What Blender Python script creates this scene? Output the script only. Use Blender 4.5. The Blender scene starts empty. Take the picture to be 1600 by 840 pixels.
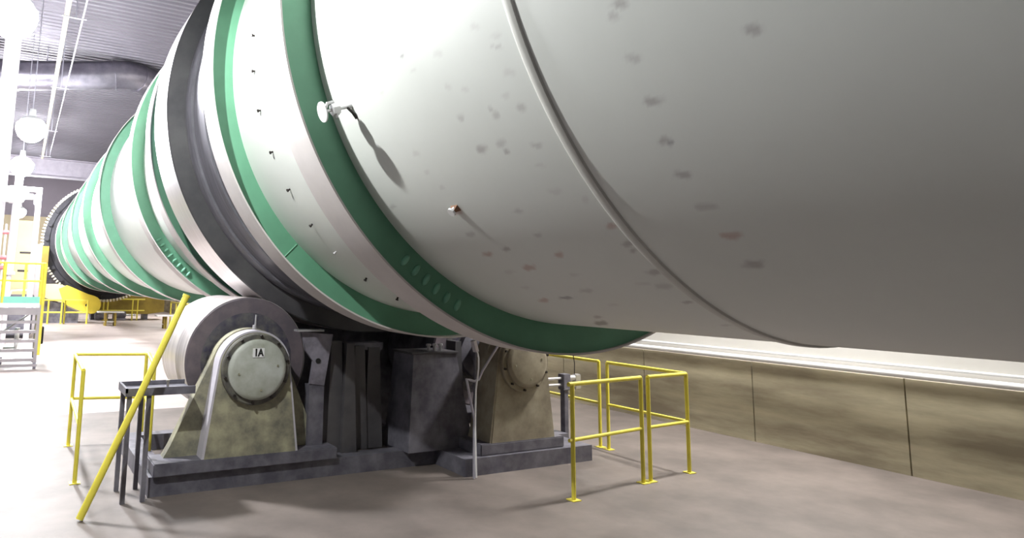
import bpy, bmesh, math, random
import numpy as np
from mathutils import Vector, Matrix
random.seed(4)
SC = bpy.context.scene
COL = SC.collection
PI = math.pi
# ------------------------------------------------------------------ camera
M = ((0.881872, 0.085322, 0.463705), (-0.470967, 0.113113, 0.874869), (0.022194, -0.989912, 0.139935))
cam_d = bpy.data.cameras.new('camera'); cam = bpy.data.objects.new('camera', cam_d); COL.objects.link(cam)
rgt = Vector([M[i][0] for i in range(3)]); dwn = Vector([M[i][1] for i in range(3)]); fwd = Vector([M[i][2] for i in range(3)])
rot = Matrix((rgt, -dwn, -fwd)).transposed()
cam.matrix_world = Matrix.Translation((0, 0, 1.95)) @ rot.to_4x4()
cam_d.sensor_width = 36; cam_d.lens = 36 * 1058.25 / 1600
cam_d.shift_x = 0.125; cam_d.shift_y = -0.075
cam_d.clip_start = .05; cam_d.clip_end = 200
SC.camera = cam
SC.view_settings.view_transform = 'Standard'
SC.view_settings.look = 'None'
SC.view_settings.exposure = 0.0
SC.view_settings.gamma = 1
SC.view_settings.use_curve_mapping = False
w = bpy.data.worlds.new('world'); SC.world = w; w.use_nodes = True
w.node_tree.nodes['Background'].inputs[0].default_value = (.75, .78, .85, 1)
w.node_tree.nodes['Background'].inputs[1].default_value = 0.0

def lamp_point(name, loc, power, col=(1, .97, .95), r=.1):
    l = bpy.data.lights.new(name, 'POINT'); l.energy = power; l.color = col; l.shadow_soft_size = r
    o = bpy.data.objects.new(name, l); o.location = loc; COL.objects.link(o); return o
def lamp_area(name, loc, rotv, size, power, col=(1, .98, .96)):
    l = bpy.data.lights.new(name, 'AREA'); l.shape = 'RECTANGLE'; l.size, l.size_y = size; l.energy = power; l.color = col
    o = bpy.data.objects.new(name, l); o.location = loc; o.rotation_euler = rotv; COL.objects.link(o); return o
KEY_POWER, ROW_POWER, HALL_POWER, FILL_POWER = 600, 2700, 540, 45
lamp_point('unseen_floodlight_glow', (-.17, 4.12, 4.26), KEY_POWER, (.98, 1, .985), .04)
ROW = [(-.37, 9.6, 5.47), (-.06, 18.4, 5.8), (-.24, 23.9, 5.68), (-.3, 33, 5.8), (-.3, 42, 5.8)]
# the aisle lamps light the place with their own glowing globes (see lamp() below)
for y in (5.0, 14, 26, 40):          # unseen fill lights added along the far side to brighten the wall
    lamp_area('hall_fill', (8.1, y, 5.6), (0, 0, 0), (.6, .6), HALL_POWER)
for y in (-3.0,):
    lamp_area('rear_fill', (-.4, y, 8.5), (0, 0, 0), (1, 1), FILL_POWER)  # unseen fill added behind the camera to brighten faces turned to it

# ------------------------------------------------------------------ materials
def mat(name, col, rough=.6, metal=0.0, n1=None, amt=.15, scale=4.0, emit=None, bump=0.0, attr=None, stretch=None, spec=.5, streak=None):
    m = bpy.data.materials.new(name); m.use_nodes = True
    nt = m.node_tree; b = nt.nodes['Principled BSDF']
    b.inputs['Roughness'].default_value = rough; b.inputs['Metallic'].default_value = metal
    b.inputs['Specular IOR Level'].default_value = spec
    c = (*col, 1)
    tc = nt.nodes.new('ShaderNodeTexCoord')
    mp = nt.nodes.new('ShaderNodeMapping'); nt.links.new(tc.outputs['Object'], mp.inputs[0])
    if stretch: mp.inputs['Scale'].default_value = stretch
    no = nt.nodes.new('ShaderNodeTexNoise'); no.inputs['Scale'].default_value = scale; no.inputs['Detail'].default_value = 6
    no.inputs['Roughness'].default_value = .6
    nt.links.new(mp.outputs[0], no.inputs['Vector'])
    rp = nt.nodes.new('ShaderNodeValToRGB'); rp.color_ramp.elements[0].position = .36; rp.color_ramp.elements[1].position = .66
    nt.links.new(no.outputs['Fac'], rp.inputs[0])
    c2 = n1 if n1 else tuple(v * (1 - amt) for v in col)
    rp.color_ramp.elements[0].color = (*c2, 1) if n1 is None or True else c
    rp.color_ramp.elements[1].color = c
    out = rp.outputs[0]
    if attr:
        at = nt.nodes.new('ShaderNodeAttribute'); at.attribute_name = attr
        mx = nt.nodes.new('ShaderNodeMix'); mx.data_type = 'RGBA'; mx.blend_type = 'MULTIPLY'; mx.inputs[0].default_value = 1
        nt.links.new(out, mx.inputs[6]); nt.links.new(at.outputs['Color'], mx.inputs[7]); out = mx.outputs[2]
    nt.links.new(out, b.inputs['Base Color'])
    if bump:
        bp = nt.nodes.new('ShaderNodeBump'); bp.inputs['Strength'].default_value = bump; bp.inputs['Distance'].default_value = .01
        nt.links.new(no.outputs['Fac'], bp.inputs['Height']); nt.links.new(bp.outputs[0], b.inputs['Normal'])
    if emit:
        b.inputs['Emission Color'].default_value = (*emit[0], 1); b.inputs['Emission Strength'].default_value = emit[1]
    return m
def srgb(r, g, b):
    f = lambda v: (v / 255 / 12.92) if v <= 10 else ((v / 255 + .055) / 1.055) ** 2.4
    return (f(r), f(g), f(b))
MT = {
 'shell': mat('pale_grey_shell_paint', srgb(220, 223, 218), .42, 0, amt=.05, scale=1.3, attr='stain'),
 'bead': mat('shell_weld_bead', srgb(206, 206, 200), .4, 0, amt=.1, scale=5),
 'rim': mat('pale_rim_paint', srgb(206, 200, 198), .5, 0, amt=.10, scale=3),
 'green': mat('green_paint', srgb(102, 158, 128), .45, 0, amt=.12, scale=3),
 'green_lit': mat('bounce_light_green', srgb(128, 190, 160), .4, 0, amt=.2, scale=12),  # lighter green painted in for blobs of bounced light
 'dark_shell': mat('bare_dark_steel', srgb(128, 126, 134), .45, .2, amt=.35, scale=3, stretch=(1, 8, 1)),
 'tire_face': mat('oiled_steel', srgb(92, 90, 92), .5, .15, n1=srgb(72, 70, 74), scale=2.2),
 'tread': mat('polished_tread_steel', srgb(225, 220, 220), .32, .75, amt=.12, scale=3, stretch=(1, 6, 1)),
 'roller_face': mat('greasy_roller_face', srgb(112, 101, 106), .55, .0, n1=srgb(92, 85, 92), scale=7, bump=.3),
 'grease': mat('wet_black_grease', srgb(70, 66, 82), .12, 0, n1=srgb(104, 102, 100), scale=9, bump=2.0),
 'roller_tread': mat('worn_roller_tread', srgb(205, 198, 196), .38, .55, amt=.25, scale=2, stretch=(1, 9, 1)),
 'cap': mat('grey_green_cast_paint', srgb(192, 196, 190), .5, 0, n1=srgb(154, 156, 142), scale=3),
 'housing': mat('dusty_olive_housing', srgb(170, 166, 138), .6, 0, n1=srgb(112, 110, 98), scale=5),
 'housing_hi': mat('pale_grey_housing_paint', srgb(196, 192, 200), .4, 0, amt=.1, scale=5),
 'flange': mat('dark_olive_flange', srgb(112, 110, 98), .5, 0, n1=srgb(76, 74, 74), scale=9),
 'beige': mat('dusty_beige_housing', srgb(158, 150, 130), .65, 0, n1=srgb(124, 115, 98), scale=4),
 'black': mat('black_grimy_steel', srgb(118, 116, 124), .5, .0, n1=srgb(82, 80, 90), scale=5),
 'greyplate': mat('grey_painted_plate', srgb(150, 146, 158), .5, .1, n1=srgb(104, 100, 110), scale=5),
 'bolt': mat('dark_bolt', srgb(52, 46, 44), .5, .4),
 'silver': mat('silver_steel', srgb(214, 212, 214), .3, .6, amt=.1),
 'white': mat('white_enamel', srgb(235, 235, 235), .4, 0, amt=.04),
 'ink': mat('black_lettering', srgb(26, 26, 26), .6, 0, amt=.0),
 'yellow': mat('yellow_safety_paint', srgb(238, 224, 84), .45, 0, amt=.14, scale=6),
 'yellow_dull': mat('dull_yellow_guard_paint', srgb(170, 148, 58), .7, 0, n1=srgb(136, 116, 48), scale=1.5),
 'yellow_guard': mat('bright_yellow_guard_paint', srgb(232, 210, 66), .5, 0, amt=.12, scale=2),
 'floor': mat('pale_concrete_floor', srgb(186, 174, 170), .55, 0, n1=srgb(168, 156, 152), scale=.8),
 'low_bounce_slab': mat('low_bounce_concrete', srgb(122, 112, 106), .6, 0, n1=srgb(98, 90, 85), scale=1.2),
 'concrete': mat('stained_concrete', srgb(196, 188, 160), .85, 0, n1=srgb(140, 130, 110), scale=1.1, stretch=(1, .5, 3), bump=.3),
 'wallwhite': mat('white_wall_panel', srgb(232, 230, 224), .7, 0, amt=.08, scale=.7),
 'walldark': mat('dark_grey_wall_panel', srgb(84, 84, 88), .8, 0, amt=.1, scale=.5),
 'endwall_up': mat('grey_end_wall_panel', srgb(128, 120, 128), .8, 0, amt=.12, scale=.4),
 'endwall': mat('end_wall_panel', srgb(186, 172, 142), .8, 0, amt=.12, scale=.4),
 'ceiling': mat('galvanised_roof_deck', srgb(124, 120, 129), .45, .35, amt=.15, scale=.5),
 'duct': mat('galvanised_duct', srgb(150, 146, 156), .3, .75, n1=srgb(116, 112, 124), scale=1.5),
 'beam': mat('grey_roof_steel', srgb(156, 150, 160), .5, .2, amt=.15),
 'pipe_cream': mat('cream_pipe_paint', srgb(228, 220, 196), .5, 0, amt=.08),
 'conduit': mat('grey_conduit', srgb(190, 188, 200), .4, .4),
 'column': mat('pale_column_paint', srgb(214, 208, 212), .6, 0, amt=.08, scale=2),
 'navy': mat('dark_joint_sealant', srgb(70, 78, 82), .8, 0),
 'gear': mat('black_gear_grease', srgb(26, 25, 31), .65, 0, n1=srgb(38, 36, 44), scale=4),
 'tooth': mat('bright_tooth_steel', srgb(214, 208, 190), .3, .5, amt=.1),
 'mint': mat('mint_green_paint', srgb(140, 216, 196), .5, 0, amt=.06),
 'alu': mat('grey_step_metal', srgb(166, 160, 162), .45, .2, amt=.12),
 'tan': mat('tan_cabinet_paint', srgb(226, 206, 160), .6, 0, amt=.08, scale=1),
 'rubber': mat('black_rubber', srgb(40, 38, 40), .8, 0),
 'rust': mat('rusty_lug_steel', srgb(150, 112, 88), .8, 0, amt=.3, scale=20),
 'red': mat('dull_red_paint', srgb(176, 96, 100), .6, 0),
 'lens': mat('glowing_lamp_lens', (1, 1, 1), .4, 0, emit=((.96, .97, 1), 700)),
 'lens_near': mat('glowing_floodlight_lens', (1, 1, 1), .4, 0, emit=((1, 1, .97), 10)),
}
# ------------------------------------------------------------------ mesh helpers
def mesh_obj(name, verts, faces, m, parent=None, org=(0, 0, 0), smooth=35, mats=None, fmat=None):
    me = bpy.data.meshes.new(name)
    ox, oy, oz = org
    me.from_pydata([(v[0] - ox, v[1] - oy, v[2] - oz) for v in verts], [], faces)
    me.materials.append(MT[m])
    if mats:
        for q in mats: me.materials.append(MT[q])
        for i, k in enumerate(fmat): me.polygons[i].material_index = k
    bm = bmesh.new(); bm.from_mesh(me); bmesh.ops.recalc_face_normals(bm, faces=bm.faces)
    if smooth:
        for f in bm.faces: f.smooth = True
        c = math.radians(smooth)
        for e in bm.edges:
            if len(e.link_faces) == 2 and e.calc_face_angle(0) > c: e.smooth = False
    bm.to_mesh(me); bm.free()
    o = bpy.data.objects.new(name, me); COL.objects.link(o)
    if parent is not None: o.parent = parent
    else: o.location = org
    return o
class MB:
    def __init__(s): s.v = []; s.f = []; s.m = []; s.k = 0
    def add(s, v, f):
        n = len(s.v); s.v += [tuple(p) for p in v]; s.f += [tuple(i + n for i in q) for q in f]; s.m += [s.k] * len(f); return s
    def hexa(s, p):      # 8 points: bottom 0-3, top 4-7
        return s.add(p, [(0, 3, 2, 1), (4, 5, 6, 7), (0, 1, 5, 4), (1, 2, 6, 5), (2, 3, 7, 6), (3, 0, 4, 7)])
    def box(s, x0, x1, y0, y1, z0, z1, bev=0.0):
        if bev:
            b = min(bev, (x1 - x0) / 3, (z1 - z0) / 3, (y1 - y0) / 3)
            # bevelled box: 24-vert chamfer
            bm = bmesh.new(); bmesh.ops.create_cube(bm, size=1)
            for v in bm.verts:
                v.co = Vector(((x0 + x1) / 2 + v.co.x * (x1 - x0), (y0 + y1) / 2 + v.co.y * (y1 - y0), (z0 + z1) / 2 + v.co.z * (z1 - z0)))
            bmesh.ops.bevel(bm, geom=bm.edges[:], offset=b, segments=2, affect='EDGES')
            bm.verts.index_update(); s.add([v.co[:] for v in bm.verts], [[v.index for v in f.verts] for f in bm.faces]); bm.free(); return s
        return s.hexa([(x0, y0, z0), (x1, y0, z0), (x1, y1, z0), (x0, y1, z0), (x0, y0, z1), (x1, y0, z1), (x1, y1, z1), (x0, y1, z1)])
    def prism(s, pts, y0, y1):      # polygon in XZ extruded along Y
        n = len(pts); v = [(p[0], y0, p[1]) for p in pts] + [(p[0], y1, p[1]) for p in pts]
        return s.add(v, [tuple(range(n)), tuple(range(2 * n - 1, n - 1, -1))] + [(i, (i + 1) % n, n + (i + 1) % n, n + i) for i in range(n)])
    def tube(s, pts, r, n=12, closed=False):
        pts = [Vector(p) for p in pts]; rings = []
        up = Vector((0, 0, 1)); prev = None
        rr = r if isinstance(r, (list, tuple)) else [r] * len(pts)
        for i, p in enumerate(pts):
            t = (pts[min(i + 1, len(pts) - 1)] - pts[max(i - 1, 0)]).normalized()
            if prev is None:
                a = t.orthogonal().normalized()
            else:
                a = (prev - t * prev.dot(t)).normalized()
            prev = a; b = t.cross(a)
            rings.append([p + (a * math.cos(2 * PI * k / n) + b * math.sin(2 * PI * k / n)) * rr[i] for k in range(n)])
        v = [q for rg in rings for q in rg]; f = []
        for i in range(len(rings) - 1):
            for k in range(n): f.append((i * n + k, i * n + (k + 1) % n, (i + 1) * n + (k + 1) % n, (i + 1) * n + k))
        f.append(tuple(range(n - 1, -1, -1))); f.append(tuple((len(rings) - 1) * n + k for k in range(n)))
        return s.add(v, f)
    def lathe(s, prof, cx, cz, n=96, a0=0, a1=2 * PI, closed=True):   # prof [(y,r)] about a line along Y
        full = abs(a1 - a0 - 2 * PI) < 1e-6; na = n if full else n + 1; m = len(prof)
        v = [(cx + r * math.cos(a0 + (a1 - a0) * k / n), y, cz + r * math.sin(a0 + (a1 - a0) * k / n)) for k in range(na) for (y, r) in prof]
        f = []
        for k in range(n):
            k2 = (k + 1) % na
            for j in range(m if closed else m - 1):
                j2 = (j + 1) % m; f.append((k * m + j, k2 * m + j, k2 * m + j2, k * m + j2))
        return s.add(v, f)
    def build(s, name, m, parent=None, org=(0, 0, 0), smooth=35, mats=None):
        return mesh_obj(name, s.v, s.f, m, parent, org, smooth, mats, s.m)
def disc_prof(y0, y1, r, bev=.006):     # solid puck profile (open at the axis)
    return [(y0, 1e-4), (y0, r - bev), (y0 + bev, r), (y1 - bev, r), (y1, r - bev), (y1, 1e-4)]
def thing(name, label, cat, loc, group=None):
    o = bpy.data.objects.new(name, None); o.empty_display_size = .1; COL.objects.link(o); o.location = loc
    return tag(o, label, cat, group)
def tag(o, label, cat, group=None):
    o['label'] = label; o['category'] = cat
    if group: o['group'] = group
    return o
def struct(o): o['kind'] = 'structure'; return o

# ------------------------------------------------------------------ setting
X0, X1, Y0, Y1, ZC = -1.8, 9.0, -5.0, 50.0, 9.8
struct(MB().box(X0 - .3, X1 + .3, Y0 - .3, Y1 + .3, -.3, 0).build('floor', 'floor'))
struct(MB().box(X0 + .01, X1 - .03, Y0 + .01, 11.3, 0.0, .004).build('low_bounce_slab', 'low_bounce_slab', smooth=0))  # unseen slab, darkened to cut light bounced up from the floor
b = MB(); pr = []; y = Y0 - .2
while y < Y1 + .2:
    pr += [(y, ZC), (y + .10, ZC), (y + .14, ZC + .07), (y + .24, ZC + .07), (y + .28, ZC)]; y += .30
v = [(x, p[0], p[1]) for x in (X0 - .3, X1 + .3) for p in pr]; n = len(pr)
b.add(v, [(i, i + 1, n + i + 1, n + i) for i in range(n - 1)])
b.add([(X0 - .3, Y0 - .2, ZC + .1), (X1 + .3, Y0 - .2, ZC + .1), (X1 + .3, Y1 + .2, ZC + .1), (X0 - .3, Y1 + .2, ZC + .1)], [(0, 1, 2, 3)])
struct(b.build('ceiling', 'ceiling', smooth=0))
struct(MB().box(X0 - .3, X0, Y0 - .3, Y1 + .3, 0, ZC).build('wall_left', 'walldark'))
struct(MB().box(X1, X1 + .3, Y0 - .3, Y1 + .3, 1.06, ZC).build('wall_right', 'wallwhite'))
b = MB(); y = Y0
while y < Y1:      # cast concrete bays with a joint between them
    b.box(X1 - .02, X1 + .28, y + .008, y + 1.832, 0, 1.06); y += 1.84
b.box(X1 + .01, X1 + .27, Y0, Y1, 0, 1.05)
struct(b.build('wall_right_lower', 'concrete', smooth=0))
struct(MB().box(X0, X1, Y1, Y1 + .3, 0, 6.1).build('wall_back', 'endwall'))
struct(MB().box(X0, X1, Y1, Y1 + .3, 6.1, ZC).build('wall_back_upper', 'endwall_up'))
struct(MB().box(X0, X1, Y0 - .3, Y0, 0, ZC).build('wall_front', 'walldark'))
b = MB()
for x in (-.9, .75, 2.4, 4.05, 5.7, 7.35): b.box(x - .03, x + .03, Y1 - .05, Y1 + .001, 0, 6.1)
struct(b.build('trim_1', 'endwall', smooth=0))

# ------------------------------------------------------------------ the rotating drum
AX, AZ, R = 3.6985, 3.9083, 2.2
drum = thing('rotary_drum', 'huge pale grey steel drum with green stiffening rings running the length of the hall', 'industrial drum', (AX, 20, 0))
DO = (AX, 20, 0)
STAINS = [(1.574, -153.5, 0.00087, -0.00025, 0.00026, 3), (1.616, -152.75, 0.00053, -0.00011, 0.00021, 2), (1.602, -148.56, 0.00089, -0.00019, 0.00024, 2), (2.221, -154.88, 0.00141, -0.00042, 0.00018, 2), (2.203, -155.99, 0.00071, -0.00017, 0.00017, 1), (2.212, -151.79, 0.00092, -0.00015, 0.00023, 1), (2.231, -147.64, 0.00096, -5e-05, 0.0003, 2), (2.403, -147.74, 0.00072, 6e-05, 0.00031, 2), (2.42, -148.68, 0.0003, -2e-05, 8e-05, 2), (2.649, -148.89, 0.00065, 3e-05, 0.00024, 2), (2.534, -151.95, 0.00054, -5e-05, 0.00015, 1), (2.288, -149.53, 0.00057, -6e-05, 0.00015, 1), (1.183, -147.51, 0.00062, -0.00015, 0.00024, 3), (1.605, -144.21, 0.00104, -0.00016, 0.00025, 3), (2.251, -142.89, 0.00092, -8e-05, 0.00017, 2), (2.299, -140.41, 0.00093, -0.00012, 9e-05, 1), (2.309, -136.63, 0.00151, -7e-05, 0.00021, 1), (2.637, -134.56, 0.00138, -3e-05, 0.00015, 2), (1.646, -140.14, 0.00044, 0.0, 0.00017, 3), (1.622, -139.86, 0.00018, 2e-05, 0.00011, 4), (1.649, -136.16, 0.00095, -5e-05, 0.00021, 3), (1.646, -132.05, 0.00148, -4e-05, 0.00026, 2), (1.633, -127.94, 0.00132, 7e-05, 0.00031, 5), (2.139, -130.67, 0.00086, 9e-05, 0.00023, 5), (2.135, -127.62, 0.00109, 0.00014, 0.00028, 3), (2.135, -126.47, 0.00038, 0.00011, 0.00017, 3), (2.17, -134.96, 0.00045, 0.00017, 0.00029, 1), (2.637, -130.28, 0.00085, 9e-05, 0.00018, 2), (2.618, -126.29, 0.00128, 0.0003, 0.00039, 5), (2.947, -123.72, 0.00277, 0.0005, 0.00056, 5), (2.66, -121.85, 0.00146, 0.00011, 0.00014, 1), (2.143, -122.24, 0.00144, 0.00029, 0.00041, 3), (2.719, -117.62, 0.00226, 0.00049, 0.00048, 2), (2.96, -115.18, 0.00326, 0.00046, 0.00032, 4), (3.2, -113.91, 0.0028, 0.00105, 0.0009, 5), (3.148, -102.6, 0.01037, 0.00691, 0.00619, 6), (3.003, -107.26, 0.00211, 0.00107, 0.00095, 3), (2.279, -119.68, 0.00152, 0.00012, 0.00014, 1), (2.179, -119.11, 0.00217, 0.00045, 0.00056, 2), (2.164, -115.04, 0.00096, 0.00021, 0.00021, 3), (2.167, -107.24, 0.00093, 0.00039, 0.00037, 2), (1.642, -123.36, 0.00148, 0.00032, 0.00062, 3), (2.677, -113.27, 0.0014, 0.00039, 0.00034, 1), (2.93, -159.35, 0.00032, -4e-05, 0.0001, 4), (2.632, -157.34, 0.00089, -0.00014, 0.00026, 1), (2.662, -161.41, 0.00095, -0.00022, 0.00029, 1), (3.193, -169.0, 0.00127, -0.00037, 0.00043, 1), (2.321, -158.07, 0.00063, -0.00012, 0.00022, 1), (2.645, -153.06, 0.00061, -6e-05, 0.00016, 1), (2.616, -144.25, 0.0012, 8e-05, 0.00038, 3), (2.462, -144.27, 0.00079, 0.00012, 0.00034, 2), (2.455, -143.06, 0.00035, 6e-05, 0.00016, 3), (3.16, -146.25, 0.00102, 1e-05, 0.00022, 1), (3.236, -156.23, 0.00042, -3e-05, 0.00011, 1), (3.156, -143.14, 0.00065, 2e-05, 0.00013, 1), (3.103, -140.28, 0.00063, 5e-05, 0.00014, 1), (3.731, -138.77, 0.00111, 0.00011, 0.00019, 2), (3.164, -131.55, 0.00159, 0.00028, 0.00037, 2), (3.176, -127.18, 0.00194, 0.0002, 0.00027, 5), (2.972, -128.04, 0.00123, 0.00017, 0.00024, 3), (3.162, -122.69, 0.00206, 0.00037, 0.00038, 1), (3.19, -118.28, 0.00155, 0.00029, 0.00025, 1), (2.972, -167.08, 0.00036, -0.0001, 0.00013, 2), (2.875, -156.97, 0.0005, -9e-05, 0.00011, 1), (3.13, -136.06, 0.00305, 0.00014, 0.00047, 5)]
TINT = {1: (.90, .88, .89), 2: (.80, .78, .79), 3: (.68, .65, .66), 4: (.55, .53, .56), 5: (.78, .62, .60), 6: (.40, .38, .37)}
def shell_grid(name, ys, prof_r, m, t0=-PI, t1=PI, fine=None):
    th = np.concatenate([np.radians(np.arange(-186, -92, .35)), np.radians(np.arange(-92, 174, 2.0))]) if fine else np.radians(np.arange(-180, 180, 1.5))
    ys = np.array(ys); rr = np.array([prof_r(y) for y in ys])
    nt, ny = len(th), len(ys)
    T, Yg = np.meshgrid(th, ys, indexing='ij'); Rg = np.broadcast_to(rr, (nt, ny))
    V = np.stack([AX + Rg * np.cos(T) - DO[0], Yg - DO[1], AZ + Rg * np.sin(T)], -1).reshape(-1, 3)
    i, j = np.meshgrid(np.arange(nt), np.arange(ny - 1), indexing='ij'); i2 = (i + 1) % nt
    F = np.stack([i * ny + j, i * ny + j + 1, i2 * ny + j + 1, i2 * ny + j], -1).reshape(-1, 4)
    me = bpy.data.meshes.new(name)
    me.vertices.add(len(V)); me.vertices.foreach_set('co', V.ravel())
    me.loops.add(F.size); me.loops.foreach_set('vertex_index', F.ravel().astype(np.int32))
    me.polygons.add(len(F)); me.polygons.foreach_set('loop_start', np.arange(0, F.size, 4, dtype=np.int32))
    me.polygons.foreach_set('loop_total', np.full(len(F), 4, dtype=np.int32))
    me.update(calc_edges=True); me.validate()
    me.polygons.foreach_set('use_smooth', np.ones(len(F), dtype=bool))
    me.materials.append(MT[m])
    c = np.ones((len(V), 4))
    if fine:
        Tf, Yf = T.ravel(), Yg.ravel()
        for (sy, sa, cyy, cya, caa, k) in STAINS:
            s_a = math.radians(sa)
            dY = Yf - sy; dA = ((Tf - s_a + PI) % (2 * PI) - PI) * R
            det = cyy * caa - cya * cya + 1e-12
            q = (caa * dY ** 2 - 2 * cya * dY * dA + cyy * dA ** 2) / det
            wob = 1 + .25 * np.sin(dY * 90 + k) * np.cos(dA * 70 + sa)
            wgt = np.clip(1.55 - np.sqrt(q) * wob, 0, 1); wgt = wgt * wgt * (3 - 2 * wgt)
            c[:, :3] *= 1 - wgt[:, None] * (1 - np.array(TINT[k]))
    at = me.attributes.new('stain', 'FLOAT_COLOR', 'POINT'); at.data.foreach_set('color', c.astype(np.float32).ravel())
    o = bpy.data.objects.new(name, me); COL.objects.link(o); o.parent = drum; return o
flat = lambda y: R
shell_grid('shell', list(np.arange(-4.5, .9, .9)) + list(np.arange(.9, 4.05, .014)) + list(np.arange(4.1, 6.2, .3)), flat, 'shell', fine=True)
shell_grid('shell_course', [6.0, 7.0, 8.0, 9.0], lambda y: R + .004, 'dark_shell')['label'] = 'dark bare steel shell course under the riding ring'
shell_grid('shell_course', list(np.arange(8.95, 46, 1.03)), flat, 'shell')['label'] = 'far pale grey shell course'
def ring(name, prof, m, parent=drum, n=192, label=None, smooth=35):
    o = MB().lathe(prof, AX, AZ, n).build(name, m, parent, DO, smooth)
    if label: o['label'] = label
    return o
# weld bead
ring('weld_seam', [(2.045, R - .002), (2.052, R + .010), (2.066, R + .014), (2.088, R + .014), (2.100, R + .008), (2.106, R - .002)], 'bead')
def stiff(ys, yw, width=.335, light_blobs=None, joint=None, off=None):
    web = ring('stiffening_ring', [(yw - .015, R - .01), (yw - .015, 2.412), (yw + .015, 2.412), (yw + .015, R - .01)], 'green')
    rim = MB().lathe([(ys, 2.408), (ys, 2.422), (ys + width, 2.422), (ys + width, 2.408)], AX, AZ, 192).build('ring_rim', 'rim', web, DO)
    fl = MB().lathe([(yw - .06, R - .002), (yw - .012, R + .03), (yw + .012, R + .03), (yw + .06, R - .002)], AX, AZ, 192)
    rim['label'] = 'pale outer rim of the green ring'
    if light_blobs:
        for (rr, a) in light_blobs:
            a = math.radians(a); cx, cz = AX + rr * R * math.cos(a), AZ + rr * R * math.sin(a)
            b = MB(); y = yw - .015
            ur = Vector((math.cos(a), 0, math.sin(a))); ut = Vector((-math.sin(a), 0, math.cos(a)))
            # oblong pad, long axis radial: lighter green stands for a bounced-light blob
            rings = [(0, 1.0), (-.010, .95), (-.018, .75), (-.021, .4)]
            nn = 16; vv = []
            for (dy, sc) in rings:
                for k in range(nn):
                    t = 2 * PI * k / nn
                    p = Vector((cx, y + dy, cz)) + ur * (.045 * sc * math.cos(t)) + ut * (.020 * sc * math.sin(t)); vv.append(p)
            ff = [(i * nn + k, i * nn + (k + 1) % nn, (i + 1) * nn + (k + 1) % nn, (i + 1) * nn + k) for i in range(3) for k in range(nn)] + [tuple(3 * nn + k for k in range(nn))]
            b.add(vv, ff); b.build('light_blob_pad', 'green_lit', web, DO, 60)
    if joint:
        a = math.radians(joint); b = MB()
        b.tube([(AX + r_ * math.cos(a), yw - .016, AZ + r_ * math.sin(a)) for r_ in (2.21, 2.3, 2.39)], .006, 8); b.build('butt_weld', 'green', web, DO)
    return web
stiff(3.87, 3.915, light_blobs=[(1.045, -129.5), (1.045, -126.9), (1.045, -124.4), (1.047, -121.9), (1.05, -119.4), (1.052, -116.9)])
stiff(5.585, 5.74, joint=-134)
stiff(8.71, 8.86, .30)
stiff(10.36, 10.63, light_blobs=[(1.05, -145.3 + 2.45 * k) for k in range(8)])
stiff(14.84, 14.96)
stiff(19.0, 19.15)
stiff(23.5, 23.70)
stiff(29.2, 29.36)
stiff(34.0, 34.3)
# riding ring (tyre) with retaining bars
tire = ring('riding_ring', [(7.25, 2.27), (7.25, 2.468), (7.262, 2.48), (8.0, 2.48), (8.012, 2.468), (8.012, 2.27)], 'tire_face', n=256)
for k, p in enumerate(tire.data.polygons):
    pass
tire.data.materials.append(MT['tread'])
for p in tire.data.polygons:
    c = p.center; ra = math.hypot(c.x, c.z - AZ)
    if ra > 2.474: p.material_index = 1
ring('retaining_ring', [(7.10, R), (7.10, 2.26), (7.14, 2.285), (7.25, 2.285), (7.25, R)], 'dark_shell')
ring('retaining_ring', [(8.012, R), (8.012, 2.285), (8.14, 2.285), (8.17, 2.26), (8.17, R)], 'dark_shell')
ring('retaining_ring', [(6.70, R), (6.70, 2.225), (6.95, 2.235), (7.1, 2.235), (7.1, R)], 'dark_shell')
# girth gear
gt = ring('girth_gear', [(36.4, R), (36.4, 2.55), (36.35, 2.60), (36.35, 2.84), (36.95, 2.84), (36.95, 2.60), (36.9, 2.55), (36.9, R)], 'gear')
b = MB(); NT = 120
for k in range(NT):
    a = 2 * PI * (k + .5) / NT; da = 2 * PI / NT
    def P(r_, aa, y): return (AX + r_ * math.cos(aa), y, AZ + r_ * math.sin(aa))
    p = [P(2.83, a - .30 * da, 36.33), P(2.83, a + .30 * da, 36.33), P(2.83, a + .30 * da, 36.97), P(2.83, a - .30 * da, 36.97),
         P(2.96, a - .16 * da, 36.33), P(2.96, a + .16 * da, 36.33), P(2.96, a + .16 * da, 36.97), P(2.96, a - .16 * da, 36.97)]
    b.hexa(p)
b.build('gear_teeth', 'tooth', gt, DO)
for k in range(24):
    b = MB(); a = 2 * PI * k / 24; ca, sa_ = math.cos(a), math.sin(a)
    cx, cz = AX + 2.70 * ca, AZ + 2.70 * sa_
    b.tube([(cx, 36.20, cz), (cx, 36.36, cz)], .09, 8); b.build('gear_bolt', 'gear', gt, DO)
def radial_stud(name, y, deg, L, r0, m, parent=drum, label=None, head=0, base=R):
    a = math.radians(deg); u = Vector((math.cos(a), 0, math.sin(a))); p0 = Vector((AX, y, AZ)) + u * (base - .004)
    pts = [p0, p0 + u * L]; rr = [r0, r0]
    if head: pts += [p0 + u * (L + .001), p0 + u * (L + head)]; rr += [r0 * 1.7, r0 * 1.6]
    o = MB().tube(pts, rr, 10).build(name, m, parent, DO)
    if label: o['label'] = label
    return o
for k, dg in enumerate((-188.8, 179.5, -172.9, -164.6, -155.7, -147.2, -138.4, -130.5, -121.3, -112.4, -103.5)):
    radial_stud('bolt', 5.10, dg, .022, .008, 'silver' if k == 7 else 'bolt', head=.010)
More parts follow.
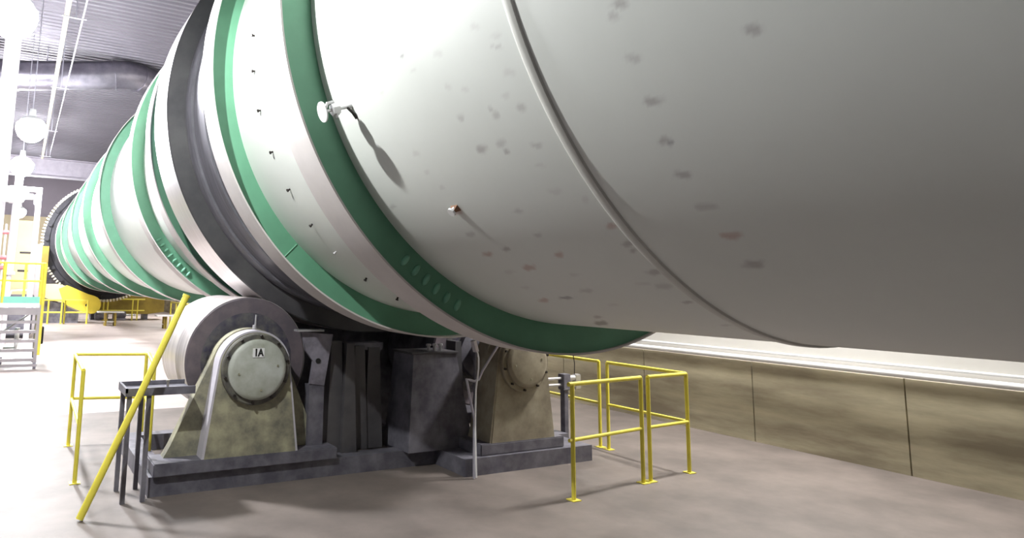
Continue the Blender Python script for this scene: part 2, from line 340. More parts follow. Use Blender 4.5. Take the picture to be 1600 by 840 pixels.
# little rusty lug left on the near shell
lg = radial_stud('lifting_lug', 3.11, -136.6, .035, .016, 'white', head=.012)
a = math.radians(-136.6); u = Vector((math.cos(a), 0, math.sin(a))); t = Vector((-math.sin(a), 0, math.cos(a)))
b = MB(); c0 = Vector((AX, 3.11, AZ)) + u * R
b.add([c0 + Vector((0, -.035, 0)) - t * .02, c0 + Vector((0, .03, 0)) - t * .02, c0 + Vector((0, .012, 0)) + u * .03, c0 + Vector((0, -.012, 0)) + u * .03,
       c0 + Vector((0, -.035, 0)) + t * .02, c0 + Vector((0, .03, 0)) + t * .02, c0 + Vector((0, .012, 0)) + u * .03 + t * .01, c0 + Vector((0, -.012, 0)) + u * .03 + t * .01],
      [(0, 1, 2, 3), (4, 5, 6, 7), (0, 1, 5, 4), (1, 2, 6, 5), (2, 3, 7, 6), (3, 0, 4, 7)])
b.build('lug_gusset', 'rust', lg, DO)
# probe with a round dish standing off the shell
a = math.radians(-156.6); u = Vector((math.cos(a), 0, math.sin(a))); t = Vector((-math.sin(a), 0, math.cos(a))); yv = Vector((0, 1, 0))
c0 = Vector((AX, 3.62, AZ)) + u * R
u = (u - t * .07).normalized(); t = Vector((u.z * -1, 0, u.x))
pb = MB().tube([c0 - u * .01, c0 + u * .012, c0 + u * .03, c0 + u * .11], [.020, .016, .011, .011], 12).build('shell_probe', 'silver', drum, DO)
pb['label'] = 'silver probe with a white round dish standing off the shell'
MB().tube([c0 + u * .188, c0 + u * .190, c0 + u * .198, c0 + u * .200], [.052, .062, .062, .056], 28).build('probe_dish', 'white', pb, DO)
b = MB(); b.tube([c0 + u * .085, c0 + u * .088, c0 + u * .132, c0 + u * .135], [.030, .038, .038, .030], 6)
b.tube([c0 + u * .13, c0 + u * .19], .010, 10); b.build('probe_body', 'silver', pb, DO)
b = MB()
b.tube([c0 + u * .11 + t * .052, c0 + u * .11 - t * .052], .009, 8); b.build('clamp_bolt', 'silver', pb, DO); b = MB()
b.tube([c0 + u * .11 - t * .045, c0 + u * .150 - t * .045, c0 + u * .165 - t * .02], .010, 8)
b.build('probe_clamp', 'silver', pb, DO)
b = MB(); b.tube([c0 + u * .03 - t * .0 - yv * .0, c0 + u * .026 + t * .02 - yv * .015, c0 + u * .012 + t * .045 - yv * .02, c0 - u * .002 + t * .085 - yv * .022], .008, 8)
b.build('probe_lead', 'bolt', pb, DO)

# ------------------------------------------------------------------ support rollers and their bearings
def roller(cx, cz, y0, y1, r, label, name='support_roller', tm='roller_tread'):
    o = thing(name, label, 'support roller', (cx, (y0 + y1) / 2, 0), 'support rollers under the riding ring')
    og = (cx, (y0 + y1) / 2, 0)
    MB().lathe([(y0, .30), (y0, r - .012), (y0 + .012, r), (y1 - .012, r), (y1, r - .012), (y1, .30)], cx, cz, 128).build('roller_face', 'roller_face', o, og)
    tr = MB().lathe([(y0 + .012, r), (y0 + .012, r + .004), (y0 + .42, r + .004), (y0 + .425, r + .007), (y0 + .47, r + .007), (y0 + .475, r + .003), (y1 - .012, r + .003), (y1 - .012, r)], cx, cz, 128).build('roller_tread', tm, o, og)
    gr = MB().lathe([(y0 - .006, .30), (y0 - .012, .36), (y0 - .010, .44), (y0 - .003, .49), (y0 + .002, .49), (y0 + .002, .30)], cx, cz, 96).build('grease_layer', 'grease', o, og)
    MB().lathe([(y0 - .55, .17), (y0 - .1, .17), (y0 - .08, .30), (y0, .31), (y1, .31), (y1 + .04, .30), (y1 + .045, .17), (y1 + .05, .02)], cx, cz, 48).build('shaft', 'black', o, og)
    return o
RLX, RLZ = 2.205, 1.165
roller(RLX, RLZ, 7.18, 8.46, .648, 'big steel support roller with greasy black face behind the 1A bearing')
roller(5.19, 1.17, 7.18, 8.35, .65, 'shadowed steel support roller under the drum behind the beige bearing', tm='black')  # dark tread colour stands for shade and grease under the drum
def bearing(cx, cz, y0, y1, r, capr, label, mh, mtop, mcap, plate, half=.80, tilt=0):
    og = (cx, (y0 + y1) / 2, 0)
    o = thing('roller_bearing', label, 'bearing housing', og, 'bearings of the support rollers')
    # arched pedestal: round top flaring down to a wide foot
    pts = [(cx - half, .30), (cx - half * .93, .40)]
    a_l = math.radians(158)
    for k in range(25):
        a_ = a_l + (math.radians(22) - a_l) * k / 24; pts.append((cx + r * math.cos(a_), cz + r * math.sin(a_)))
    pts += [(cx + half * .93, .40), (cx + half, .30)]
    MB().prism(pts, y0 + .20, y1).build('housing', mh, o, og)
    # bearing cartridge standing forward of the pedestal: pale sides, darker front
    def arch(rr, wf):
        q = [(cx - wf, .30)]
        for k in range(25):
            a_ = math.radians(172 - 164 * k / 24); q.append((cx + rr * math.cos(a_), cz + rr * math.sin(a_)))
        return q + [(cx + wf, .30)]
    ct = MB().prism(arch(r - .012, r + .10), y0, y0 + .24).build('cartridge', mtop, o, og)
    MB().prism(arch(r - .030, r + .075), y0 - .006, y0 + .01).build('cartridge_face', mh, ct, og)
    MB().box(cx - half - .12, cx + half + .12, y0 - .02, y1 + .05, .18, .30, .01).build('foot_plate', 'black', o, og)
    cap = MB().lathe(disc_prof(y0 - .06, y0 + .03, capr + .055, .012), cx, cz, 64).build('cap_flange', 'flange' if plate else mh, o, og)
    c2 = MB().lathe([(y0 - .115, 1e-4), (y0 - .115, capr - .045), (y0 - .108, capr - .02), (y0 - .09, capr), (y0 - .05, capr), (y0 - .05, 1e-4)], cx, cz, 64).build('end_cap', mcap, o, og)
    for k in range(10):
        a_ = 2 * PI * (k + .35) / 10; x, z = cx + (capr + .03) * math.cos(a_), cz + (capr + .03) * math.sin(a_)
        MB().tube([(x, y0 - .085, z), (x, y0 - .055, z)], .014, 6).build('cap_bolt', 'bolt', cap, og)
    for k in range(4):
        a_ = math.radians((100, 190, 280, 10)[k]); x, z = cx + capr * .68 * math.cos(a_), cz + capr * .68 * math.sin(a_)
        MB().tube([(x, y0 - .122, z), (x, y0 - .112, z)], .011, 8).build('plug', 'housing', c2, og)
    gn = MB().tube([(cx, y0 + .08, cz + r), (cx, y0 + .08, cz + r + .035), (cx + .008, y0 + .08, cz + r + .04), (cx + .012, y0 + .08, cz + r + .14)], [.022, .020, .010, .010], 10).build('grease_nipple', 'silver', o, og)
    if plate:
        px, pz, ph = cx - .008, cz + .165, .088
        yp = y0 - .117
        pl = MB().box(px - .058, px + .058, yp - .004, yp + .003, pz - ph / 2, pz + ph / 2).build('number_plate', 'white', o, og)
        cu = bpy.data.curves.new('lettering', 'FONT'); cu.body = '1A'; cu.size = .098; cu.align_x = 'CENTER'; cu.align_y = 'CENTER'; cu.extrude = .0015; cu.offset = .0035
        to = bpy.data.objects.new('tmp', cu); COL.objects.link(to)
        dg = bpy.context.evaluated_depsgraph_get(); me = bpy.data.meshes.new_from_object(to.evaluated_get(dg)); bpy.data.objects.remove(to)
        tx = bpy.data.objects.new('lettering', me); me.materials.clear(); me.materials.append(MT['ink']); COL.objects.link(tx)
        tx.parent = pl; tx.location = (px - og[0], yp - .006 - og[1], pz - og[2]); tx.rotation_euler = (PI / 2, 0, 0); tx.scale = (.82, 1, 1)
        tx['label'] = 'black characters 1A'
    return o
bearing(2.150, 1.125, 6.72, 7.06, .385, .292, 'grey green bearing housing carrying the white 1A plate', 'housing', 'housing_hi', 'cap', True)
bearing(5.13, 1.16, 6.22, 6.62, .36, .28, 'dusty beige bearing housing under the drum, right of the black frame', 'beige', 'beige', 'beige', False, half=.47)
# common base frame
o = thing('base_frame', 'heavy black steel frame standing under the drum between the two support rollers', 'machine base', (3.7, 7.6, 0)); og = (3.7, 7.6, 0)
b = MB()
for (y0, y1) in ((6.75, 6.95), (8.6, 8.8)): b.box(1.2, 6.3, y0, y1, .0, .18)
for (x0, x1) in ((1.2, 1.4), (3.0, 3.2), (4.2, 4.4), (6.1, 6.3)): b.box(x0, x1, 6.95, 8.6, .0, .18)
b.box(4.3, 6.1, 6.15, 6.75, 0, .18)
b.build('base_beam', 'black', o, og, 0)
pl = MB().prism([(2.68, 1.47), (3.05, 1.44), (2.965, .905), (2.80, .93), (2.83, 1.16), (2.745, 1.27)], 6.86, 6.90).build('bracket_plate', 'greyplate', o, og, 0)
MB().box(2.62, 2.92, 6.80, 6.92, 1.475, 1.495).build('plate_lip', 'silver', pl, og)
MB().tube([(2.885, 6.850, 1.165), (2.885, 6.865, 1.165)], .028, 16).build('plate_hole', 'ink', pl, og)
MB().box(2.80, 2.97, 6.87, 7.0, .18, .92).build('upright', 'black', o, og, 0)
for (x0, x1, zt, y0, y1) in ((3.08, 3.20, 1.36, 6.95, 7.12), (3.24, 3.33, 1.34, 6.90, 7.05), (3.38, 3.50, 1.30, 6.98, 7.16), (3.56, 3.70, 1.28, 7.0, 7.2), (4.64, 4.72, 1.34, 6.85, 7.05)):
    b = MB(); b.hexa([(x0 - .03, y0, .18), (x1 + .06, y0, .18), (x1 + .06, y1, .18), (x0 - .03, y1, .18), (x0, y0, zt), (x1, y0, zt), (x1, y1, zt), (x0, y1, zt)]); b.build('upright', 'tire_face', o, og, 0)
MB().box(2.95, 3.75, 7.02, 7.2, 1.25, 1.33).build('cross_bar', 'black', o, og, 0)
MB().box(2.3, 6.2, 8.42, 8.52, .18, 1.63).build('back_plate', 'black', o, og, 0)
# thrust block
o = thing('thrust_block', 'dark tapered thrust block with bright bolts on top, below the drum centre', 'machine block', (4.25, 6.95, 0)); og = (4.25, 6.95, 0)
b = MB(); b.hexa([(3.88, 6.62, .18), (4.74, 6.62, .18), (4.74, 7.2, .18), (3.88, 7.2, .18), (3.95, 6.66, 1.22), (4.52, 6.66, 1.22), (4.52, 7.1, 1.22), (3.95, 7.1, 1.22)]); b.build('block_body', 'black', o, og, 0)
MB().box(3.92, 4.55, 6.64, 7.12, 1.22, 1.245, .006).build('block_cover', 'tire_face', o, og)
for x in (4.22, 4.30, 4.38): MB().tube([(x, 6.78, 1.24), (x, 6.78, 1.30), (x, 6.78, 1.305), (x, 6.78, 1.325)], [.02, .02, .032, .028], 6).build('cover_bolt', 'silver', o, og)
# limit sensor with lead, on a thin bracket
og = (4.375, 6.09, 0)
o = thing('sensor_switch', 'small pale sensor with a white lead hanging under the drum rim', 'sensor', og)
MB().box(4.40, 4.42, 6.12, 6.15, 0, 1.40).build('mounting_post', 'black', o, og, 0)
MB().prism([(4.335, 1.405), (4.372, 1.418), (4.407, 1.302), (4.372, 1.29)], 6.06, 6.12).build('sensor_body', 'column', o, og)
MB().tube([(4.385, 6.06, 1.295), (4.393, 6.05, 1.232), (4.393, 6.05, 1.125), (4.38, 6.05, 1.02), (4.36, 6.05, .91), (4.35, 6.05, .6), (4.37, 6.05, .02)], .009, 8).build('lead', 'white', o, og)
b = MB(); b.tube([(4.36, 6.08, .0), (4.36, 6.08, .60), (4.26, 6.08, 1.02), (4.30, 6.08, 1.005), (4.36, 6.08, .99), (4.42, 6.08, 1.005), (4.465, 6.08, 1.09), (4.665, 6.07, 1.352)], .013, 10)
tag(b.build('conduit_elbow', 'conduit', None, (4.36, 6.08, 0)), 'thin grey bent conduit slanting up beside the hanging sensor', 'conduit')
# hydraulic cylinder at the right bearing
og = (6.35, 6.85, 0)
o = thing('hydraulic_cylinder', 'small shiny double cylinder sticking out right of the beige bearing', 'cylinder', og)
for z in (.845, .765):
    MB().tube([(6.05, 6.85, z), (6.30, 6.85, z), (6.301, 6.85, z), (6.5, 6.85, z), (6.501, 6.85, z), (6.58, 6.85, z)], [.018, .018, .036, .036, .026, .026], 14).build('cylinder_tube', 'silver', o, og)
MB().box(6.28, 6.40, 6.80, 6.91, .70, .90, .006).build('valve_block', 'black', o, og)
MB().box(6.50, 6.60, 6.82, 6.89, .70, .89, .01).build('end_lug', 'silver', o, og)
MB().box(6.31, 6.37, 6.82, 6.90, 0, .70).build('stand', 'black', o, og, 0)
MB().tube([(6.52, 6.86, .88), (6.525, 6.86, 1.02), (6.50, 6.86, 1.16)], .006, 8).build('lead', 'bolt', o, og)
# tray below the left roller
og = (1.45, 7.0, 0)
o = thing('drip_tray', 'dark steel drip tray on legs left of the 1A roller', 'tray', og)
b = MB(); b.box(.93, 1.55, 6.62, 7.12, .93, .96); b.box(.93, .95, 6.62, 7.12, .96, 1.0); b.box(.93, 1.55, 6.62, 6.64, .96, 1.0); b.box(.93, 1.55, 7.10, 7.12, .96, 1.0); b.build('tray_pan', 'black', o, og, 0)
for x in (.97, 1.14):
    for y in (6.66, 7.08): MB().box(x - .02, x + .02, y - .02, y + .02, 0, .93).build('leg', 'black', o, og, 0)
MB().tube([(1.30, 6.66, .96), (1.30, 6.66, 1.045), (1.30, 6.66, 1.046), (1.30, 6.66, 1.06)], [.012, .012, .02, .018], 8).build('eye_bolt', 'silver', o, og)
# yellow bar leaning in front of the roller
og = (.62, 6.35, 0)
o = thing('leaning_bar', 'thick yellow bar slanting up in front of the pale roller tread', 'bar', og)
MB().tube([(.60, 6.33, .02), (1.02, 6.42, .97), (1.385, 6.5, 1.83)], .031, 16).build('bar_tube', 'yellow', o, og)
MB().tube([(1.383, 6.4995, 1.825), (1.391, 6.5, 1.845)], .036, 16).build('end_cap', 'yellow', o, og)

# ------------------------------------------------------------------ yellow guard rails
def rail_run(label, pts, posts, h=1.07, r=.021, group='yellow guard rails', mids=(.55,), name='guard_rail', base=.0):
    og = (pts[0][0], pts[0][1], base)
    o = thing(name, label, 'guard rail', og, group)
    MB().tube([(p[0], p[1], h) for p in pts], r, 12).build('top_rail', 'yellow', o, og)
    for z in mids: MB().tube([(p[0], p[1], z) for p in pts], r * .85, 10).build('mid_rail', 'yellow', o, og)
    for p in posts:
        po = MB().tube([(p[0], p[1], base), (p[0], p[1], h)], r, 12).build('post', 'yellow', o, og)
        MB().box(p[0] - .05, p[0] + .05, p[1] - .05, p[1] + .05, base, base + .012).build('post_foot', 'yellow', po, og)
    return o
rail_run('low three sided yellow guard rail on the bright floor left of the roller', [(.64, 7.5), (.672, 9.16), (.70, 9.19), (1.47, 9.02), (1.50, 8.98), (1.37, 7.8)], [(.64, 7.5), (.68, 9.18), (1.48, 9.01), (1.37, 7.8)])
rail_run('yellow guard rail running off along the concrete wall, behind the corner section', [(6.70, 9.6), (6.71, 8.2), (6.715, 6.62)], [(6.70, 9.6), (6.715, 6.62)])
rail_run('yellow guard rail section ending in the corner nearest the concrete wall', [(6.715, 6.48), (6.72, 5.33), (6.70, 5.30), (6.02, 5.24)], [(6.715, 6.48), (6.715, 5.31), (6.02, 5.24)])
rail_run('yellow guard rail section pointing from the corner section towards the beige bearing', [(5.90, 5.23), (4.75, 5.08)], [(5.90, 5.23), (4.80, 5.085)])
# far rails before the gear
for (xa, xb, lb, yy) in ((.71, 1.82, 'far yellow guard rail beside the stair platform, left of the rounded guard', 34.6), (1.95, 2.9, 'far yellow guard rail in front of the rounded end of the gear guard', 34.6),
                     ):
    rail_run(lb, [(xa, yy), (xb, yy)], [(xa, yy), ((xa + xb) / 2 if xa < 1 else xb, yy), (xb if xa < 1 else xa, yy)], r=.04, mids=(.52,))
rail_run('far dull yellow guard rail in the shade under the drum', [(3.7, 37.6), (5.9, 37.6)], [(3.9, 37.6), (4.1, 37.6), (5.3, 37.6), (5.55, 37.6)], r=.035, mids=(.5,))
rail_run('far yellow guard rail at the right of the big yellow drive guard', [(6.35, 33.0), (6.35, 30.2), (7.8, 30.2)], [(6.35, 33.0), (6.35, 31.8), (6.35, 30.2), (7.8, 30.2)], r=.035, mids=(.5,))

# ------------------------------------------------------------------ right wall pipes
tag(MB().tube([(8.86, -4.5, 1.115), (8.86, 30, 1.115)], .036, 12).build('wall_pipe', 'white', None, (8.86, 5, 1.1)), 'white pipe along the top of the concrete wall, the lower of two', 'pipe', 'wall pipes')
tag(MB().tube([(8.93, -4.5, 1.205), (8.93, 30, 1.205)], .018, 12).build('wall_pipe', 'white', None, (8.93, 5, 1.2)), 'thin white pipe just above the thicker pipe on the concrete wall', 'pipe', 'wall pipes')

# ------------------------------------------------------------------ drive guard, pinion and machinery at the gear
YG = 35.3
og = (2.2, YG, 0)
o = thing('gear_guard', 'bright yellow gear guard arm with rounded end under the girth gear', 'machine guard', og)
pts = [(1.85, 1.02), (1.65, 1.58), (2.0, 1.74), (2.2, 1.66), (2.9, 1.36)]
for k in range(9):
    a_ = math.radians(75 - 165 * k / 8); pts.append((3.10 + .42 * math.cos(a_), .86 + .42 * math.sin(a_)))
pts += [(2.6, .58), (2.0, .85)]
MB().prism(pts, YG - .25, YG + .5).build('guard_arm', 'yellow_guard', o, og, 30)
MB().tube([(2.9, YG - .28, .84), (2.9, YG - .24, .84)], .07, 12).build('inspection_hole', 'ink', o, og)
MB().box(.66, 1.12, YG + .5, YG + .9, .0, 3.55).build('side_panel', 'yellow_dull', o, og, 0)
MB().prism([(1.0, 1.2), (1.02, 1.78), (1.55, 1.80), (2.0, 1.70), (1.95, .95), (1.5, 1.02)], YG - .15, YG + .45).build('guard_flank', 'tan', o, og, 30)
b = MB(); b.prism([(.7, .0), (.7, 1.2), (1.6, .95), (2.6, .5), (2.6, 0)], YG + .1, YG + .5); b.build('pedestal', 'black', o, og, 0)
og = (5.0, 38.6, 0)
o = thing('drive_guard', 'big dull yellow drive guard behind the far rails under the drum', 'machine guard', og)
b = MB(); b.prism([(3.3, .30), (3.3, 1.5), (3.7, 1.85), (6.2, 1.85), (7.0, 1.5), (7.0, .42), (6.2, .30)], 38.2, 39.4); b.build('guard_cover', 'yellow_dull', o, og, 0)
b = MB(); b.box(3.4, 3.6, 38.3, 39.3, 0, .30); b.box(4.6, 4.8, 38.3, 39.3, 0, .30); b.box(6.0, 6.2, 38.3, 39.3, 0, .30); b.build('guard_foot', 'black', o, og, 0)
og = (5.6, 37.9, 0)
o = thing('drive_motor', 'dark drive motor low on the floor in front of the dull yellow guard', 'motor', og)
MB().tube([(3.5, 37.6, .22), (3.55, 37.6, .22), (4.1, 37.6, .22), (4.15, 37.6, .22)], [.1, .19, .19, .1], 18).build('coupling_drum', 'black', o, og)
MB().tube([(4.4, 37.95, .27), (4.45, 37.95, .27), (5.0, 37.95, .27), (5.05, 37.95, .27)], [.15, .2, .2, .12], 20).build('motor_body', 'black', o, og)
MB().box(4.4, 5.05, 37.8, 38.1, 0, .10).build('motor_foot', 'greyplate', o, og, 0)
MB().tube([(5.05, 37.95, .27), (5.5, 37.95, .27)], .05, 10).build('motor_shaft', 'silver', o, og)
og = (1.4, 38.2, 0)
o = thing('gear_reducer', 'grey gear reducer box behind the far rails left of the drum', 'gearbox', og)
MB().box(.9, 2.2, 37.4, 38.6, .12, .85, .05).build('gearbox_case', 'greyplate', o, og)
MB().box(1.0, 1.9, 37.7, 38.4, .85, 2.45, .12).build('gearbox_hood', 'greyplate', o, og)
MB().box(.8, 2.3, 37.3, 38.7, 0, .12).build('gearbox_foot', 'black', o, og, 0)
MB().tube([(1.5, 37.2, .45), (1.5, 37.42, .45)], .2, 20).build('bearing_cover', 'black', o, og)
og = (3.65, 34.2, 0)
def shelf(x0, x1, y0, y1, z, lb):
    og = ((x0 + x1) / 2, (y0 + y1) / 2, 0); o = thing('work_bench', lb, 'bench', og, 'low benches by the gear')
    MB().box(x0, x1, y0, y1, z, z + .05).build('bench_top', 'white', o, og, 0)
    for x in (x0 + .35, x1 - .35): MB().box(x - .04, x + .04, y0 + .1, y1 - .1, 0, z).build('leg', 'yellow_dull', o, og, 0)
    MB().box(x0 + .3, x1 - .3, y0 + .15, y1 - .15, .16, .2).build('lower_shelf', 'white', o, og, 0)
shelf(3.2, 4.3, 32.8, 33.5, .58, 'low pale bench right of the rounded yellow guard end')
shelf(5.35, 6.1, 30.6, 31.2, .52, 'low pale bench by the white cabinet at the right end of the far rails')
og = (6.6, 30.9, 0)
o = thing('floor_cabinet', 'small white cabinet on the floor behind the far right rails', 'cabinet', og)
MB().box(6.35, 7.0, 30.7, 31.2, .03, .52, .015).build('cabinet_body', 'white', o, og)
MB().box(6.4, 6.65, 30.685, 30.7, .07, .48).build('cabinet_door', 'white', o, og); MB().box(6.7, 6.95, 30.685, 30.7, .07, .48).build('cabinet_door', 'white', o, og)
MB().box(6.38, 6.97, 30.75, 31.15, 0, .03).build('plinth', 'black', o, og)

# ------------------------------------------------------------------ mobile stair platform at left
og = (-.4, 17.9, 0)
o = thing('stair_platform', 'wheeled steel stair platform with mint green toe board and yellow handrails', 'stairs', og)
YF, YB = 17.25, 18.75
XR, XL = .50, -1.15
for (x, y, z1, rr) in ((XR, YF, 2.33, .042), (XR - .055, YF + .02, 2.24, .036), (XR - .02, YB, 2.33, .03), (.02 + .1, YB, 2.33, .03), (-.62, YF, 2.33, .035), (-.30, YF + .0, 2.33, .04), (XL, YF, 2.33, .035), (XL, YB, 2.33, .03)):
    z0 = .30 if x > .4 and y < 17.5 else 1.44
    if y > 18: z0 = 1.44
    MB().tube([(x, y, z0), (x, y, z1)], rr, 10).build('handrail_post', 'yellow', o, og)
b = MB()
for z in (2.32, 1.93): b.tube([(XL, YB, z), (XL, YF, z), (XR, YF, z), (XR, YB, z)], .025, 8)
b.build('handrail', 'yellow', o, og)
MB().box(XL, XR - .06, YF - .03, YF, 1.44, 1.58).build('toe_board', 'mint', o, og, 0)
MB().box(XL, XR, YF, YB, 1.40, 1.44).build('deck', 'mint', o, og, 0)
MB().box(XL, XR - .05, YF - .04, YF + .03, 1.34, 1.44).build('deck_edge', 'white', o, og, 0)
MB().box(XL, XR - .05, YF - .02, YF + .04, 1.18, 1.33).build('deck_beam', 'alu', o, og, 0)
for k, z in enumerate((1.00, .79, .59, .385, .18)):
    MB().box(XL, XR - .08, YF - .03, YF + .14, z - .01, z + .05).build('step', 'alu', o, og, 0)
MB().box(XL, XR, YF - .08, YF + .02, .06, .11).build('bottom_bar', 'alu', o, og, 0)
for (x, y) in ((XR - .05, YF), (XL, YF), (XR - .05, YB), (XL, YB)):
    MB().box(x - .035, x + .035, y - .035, y + .035, .14, 1.40).build('frame_leg', 'alu', o, og, 0)
    wv = MB().tube([(x - .03, y, .075), (x + .03, y, .075)], .075, 20).build('caster_wheel', 'greyplate', o, og)
MB().box(XR - .04, XR + .12, YB - .4, YB - .1, .45, .85, .01).build('control_box', 'rubber', o, og)
b = MB(); b.tube([(XL, YF, .1), (XR, YB, 1.3)], .02, 8); b.build('brace', 'alu', o, og)
og = (-.6, 18.2, 0)
o = thing('floor_pump', 'small grey pump on the floor seen between the stair steps', 'pump', og)
MB().tube([(-.9, 18.1, .38), (-.85, 18.1, .38), (-.35, 18.1, .38), (-.3, 18.1, .38)], [.12, .18, .18, .1], 18).build('pump_body', 'black', o, og)
MB().box(-.95, -.2, 17.95, 18.3, 0, .2).build('pump_foot', 'greyplate', o, og, 0)
MB().tube([(-.2, 18.1, .38), (.05, 18.1, .38), (.06, 18.1, .55), (.06, 18.1, .85)], .05, 12).build('outlet_pipe', 'white', o, og)

# ------------------------------------------------------------------ left side: columns, risers, cabinets, lamps
og = (-.72, 22.6, 0)
o = thing('steel_column', 'wide overlit white column at the left edge with a hanging cable chain beside it', 'column', og)
b = MB(); b.box(-.98, -.56, 22.3, 22.34, 0, ZC); b.box(-.98, -.56, 22.86, 22.9, 0, ZC); b.box(-.79, -.75, 22.34, 22.86, 0, ZC); b.build('column_shaft', 'column', o, og, 0)
MB().box(-1.05, -.50, 22.2, 23.0, 0, .04).build('column_foot', 'column', o, og, 0)
og = (-.3, 24.0, 0)
o = thing('riser_pipe', 'fat white riser pipe with a flange above the stair platform', 'pipe', og)
MB().tube([(-.30, 24, 0), (-.30, 24, 2.1)], .075, 16).build('lower_pipe', 'column', o, og)
MB().tube([(-.30, 24, 2.2), (-.27, 24, 5.2)], .115, 18).build('upper_pipe', 'column', o, og)
MB().tube([(-.30, 24, 2.1), (-.30, 24, 2.2)], .17, 20).build('flange', 'column', o, og)
og = (.30, 24.4, 0)
o = thing('steel_column', 'narrow pale column right of the fat riser pipe', 'column', og)
b = MB(); b.box(.25, .41, 24.3, 24.32, 0, 4.75); b.box(.25, .41, 24.50, 24.52, 0, 4.75); b.box(.32, .34, 24.32, 24.50, 0, 4.75); b.build('column_shaft', 'column', o, og, 0)
MB().box(.2, .46, 24.25, 24.57, 0, .03).build('column_foot', 'column', o, og, 0)
MB().box(-.5, .41, 24.3, 24.52, 4.75, 4.9).build('cross_beam', 'column', o, og, 0)
og = (-.15, 22, 4.2)
o = thing('junction_unit', 'bright white boxy unit with a stub nose on the left columns', 'junction box', og)
MB().box(-.62, -.08, 21.8, 22.2, 4.15, 4.58, .03).build('unit_case', 'white', o, og)
MB().box(-.08, .16, 21.9, 22.1, 4.25, 4.42, .02).build('unit_nose', 'white', o, og)
MB().box(.17, .30, 21.95, 22.05, 4.1, 4.42, .02).build('unit_lens', 'greyplate', o, og)
MB().box(-.5, -.35, 22.2, 23.95, 4.3, 4.4).build('unit_arm', 'column', o, og, 0)
og = (.2, 31, 0)
for (x0, x1, z1, lb) in ((-.35, .52, 4.3, 'tall tan cabinet with two dark slots between the pale columns'),):
    o = thing('electrical_cabinet', lb, 'cabinet', og)
    MB().box(x0, x1, 30.6, 31.4, .1, z1, .02).build('cabinet_body', 'tan', o, og)
    MB().box(x0 + .03, x1 - .03, 30.58, 30.6, 1.3, 2.25).build('cabinet_door', 'tan', o, og); MB().box(x0 + .03, x1 - .03, 30.58, 30.6, 2.35, 2.95).build('cabinet_door', 'tan', o, og)
    MB().box(-.08, .32, 30.56, 30.585, 2.99, 3.06).build('vent_slot', 'bolt', o, og); MB().box(-.10, .26, 30.56, 30.585, 2.27, 2.34).build('vent_slot', 'bolt', o, og)
    MB().box(x0 - .02, x1 + .02, 30.55, 31.45, 0, .1).build('plinth', 'black', o, og)
og = (.75, 32, 0)
o = thing('wall_panel_board', 'pale upright board standing right of the tan cabinet', 'board', og)
MB().box(.50, .72, 30.8, 31.0, 0, 3.4, .02).build('board_face', 'column', o, og)
og = (.1, 26.5, 0)
o = thing('control_desk', 'low dark control desk with a white bar behind the stair platform', 'desk', og)
MB().box(-.35, .50, 26.3, 26.9, .1, 1.45, .03).build('desk_body', 'black', o, og)
MB().tube([(-.25, 26.25, 1.4), (-.2, 26.25, 1.58), (.0, 26.25, 1.60), (.42, 26.25, 1.60)], .03, 8).build('desk_bar', 'white', o, og)
MB().box(-.30, .45, 26.35, 26.85, 0, .1).build('desk_plinth', 'rubber', o, og)
og = (-.6, 23.4, 2.5)
o = thing('valve_cluster', 'small reddish valve fittings on the left edge beside the riser pipe', 'valve', og)
for z in (2.3, 2.6, 3.35):
    MB().tube([(-.56, 23.2, z), (-.40, 23.2, z)], .06, 10).build('valve_body', 'red', o, og)
MB().tube([(-.48, 23.25, 0), (-.48, 23.25, 3.6)], .03, 10).build('valve_pipe', 'column', o, og)
# lamps
def lamp(p, label, r=.21, name='high_bay_lamp', m='lens', cord=True, group='aisle lamps'):
    x, y, z = p; o = thing(name, label, 'lamp', (x, y, z), group); og = (x, y, z)
    pr = []
    b = MB(); n = 28
    def lz(prof, mm, nm):   # lathe about vertical
        bb = MB(); v = [(x + rr * math.cos(2 * PI * k / n), y + rr * math.sin(2 * PI * k / n), zz) for k in range(n) for (zz, rr) in prof]; mlen = len(prof)
        f = [(k * mlen + j, ((k + 1) % n) * mlen + j, ((k + 1) % n) * mlen + j + 1, k * mlen + j + 1) for k in range(n) for j in range(mlen - 1)]
        bb.add(v, f); return bb.build(nm, mm, o, og, 50)
    lz([(z + .30, .001), (z + .30, .07), (z + .12, .09), (z + .08, r * .6), (z + .02, r * .78), (z - .04, r * .80), (z - .03, r * .72)], 'white', 'lamp_shade')
    lz([(z, r * .60)] + [(z - .02 - .5 * r * (1 - math.cos(q * PI / 8)) * 1.5, r * max(.01, .62 + .38 * math.sin(q * PI / 5) if q < 3 else math.sin((8 - q) * PI / 10))) for q in range(0, 9)], m, 'lamp_lens')
    if cord: MB().tube([(x, y, z + .3), (x, y, ZC)], .012, 6).build('hanger_rod', 'conduit', o, og)
    return o
og = (-.03, 4.25, 4.27)
o = thing('unseen_floodlight', 'unseen floodlight body with a plate added to shade the second green ring', 'lamp', og)
MB().box(-.24, .18, 4.235, 4.26, 4.28, 4.68).build('shading_plate', 'black', o, og)  # plate added and placed to shade the top of the second ring
MB().tube([(-.03, 4.25, 4.68), (-.03, 4.25, ZC)], .012, 8).build('hanger_rod', 'conduit', o, og)
lamp(ROW[0], 'glaring high bay lamp at the top left corner', .30)
lamp(ROW[1], 'glaring high bay lamp beside the cream overhead pipe', .34)
lamp(ROW[2], 'glaring high bay lamp lower left, above the boxy white unit', .34)
lamp(ROW[3], 'high bay lamp far down the aisle behind the boxy white unit', .32)
lamp(ROW[4], 'farthest high bay lamp of the aisle, just before the end wall', .32)
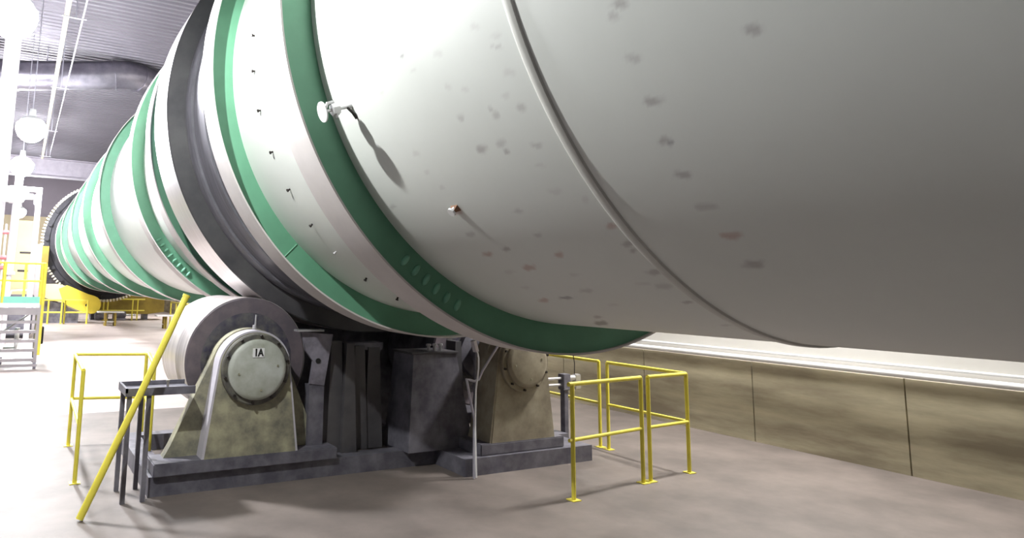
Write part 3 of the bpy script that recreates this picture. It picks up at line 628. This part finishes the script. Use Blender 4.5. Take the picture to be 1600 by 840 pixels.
# ------------------------------------------------------------------ roof level: duct, beams, pipes
og = (2, 25, 8.9)
o = thing('overhead_duct', 'fat grey galvanised duct with an elbow crossing under the roof', 'duct', og)
P = [(-1.7, 25, 8.58), (-.27, 25, 8.72), (1.45, 25, 9.02), (2.35, 25, 9.20), (2.75, 25.03, 9.27), (3.1, 25.15, 9.28), (4.2, 25.9, 9.22), (7.5, 28.4, 9.0)]
MB().tube(P, .50, 32).build('duct_tube', 'duct', o, og, 60)
for (i0, i1, tt) in ((0, 1, .75), (2, 3, .98), (5, 6, .05)):
    A, B_ = Vector(P[i0]), Vector(P[i1]); d = (B_ - A).normalized(); c = A.lerp(B_, tt)
    MB().tube([c - d * .03, c + d * .03], .525, 32).build('duct_collar', 'duct', o, og, 60)
for x in (.2, 4.6): MB().box(x - .02, x + .02, (25 if x < 3 else 26.2) - .02, (25 if x < 3 else 26.2) + .02, 9.3, ZC).build('duct_hanger', 'conduit', o, og, 0)
def ibeam(y, z0, z1, w, lb, x0=-1.8, x1=9.0, g='roof beams'):
    b = MB(); b.box(x0, x1, y - w / 2, y + w / 2, z0, z0 + .05); b.box(x0, x1, y - w / 2, y + w / 2, z1 - .05, z1); b.box(x0, x1, y - .02, y + .02, z0 + .05, z1 - .05)
    return tag(b.build('roof_beam', 'beam', None, ((x0 + x1) / 2, y, z0), 0), lb, 'beam', g)
ibeam(38, 7.12, 8.08, .5, 'deep grey steel beam crossing the hall above the far gear')
tag(MB().tube([(.42, 5.5, 8.0), (.46, 25, 8.0), (.49, 37.5, 8.0)], .058, 14).build('overhead_pipe', 'pipe_cream', None, (.45, 25, 8.0)), 'long straight cream pipe running away under the roof', 'pipe', 'overhead pipes')
b = MB(); b.tube([(.80, 5.5, 8.10), (.80, 37.5, 8.10)], .022, 8)
tag(b.build('overhead_conduit', 'conduit', None, (.8, 25, 8.1)), 'thin grey conduit beside the long cream overhead pipe', 'conduit')
for y in (10, 16.5, 23.0, 30, 36.5):
    oo = MB(); oo.box(.35, .86, y - .02, y + .02, 7.92, 7.945); oo.box(.62, .65, y - .015, y + .015, 7.945, ZC)
    tag(oo.build('pipe_hanger', 'conduit', None, (.6, y, 7.9), 0), {10: 'nearest trapeze hanger under the cream overhead pipe', 16.5: 'trapeze hanger on the cream pipe just before the duct', 23.0: 'trapeze hanger on the cream pipe right at the duct', 30: 'trapeze hanger on the cream pipe just past the duct', 36.5: 'farthest trapeze hanger near the end of the cream pipe'}[y], 'pipe hanger', 'pipe hangers')
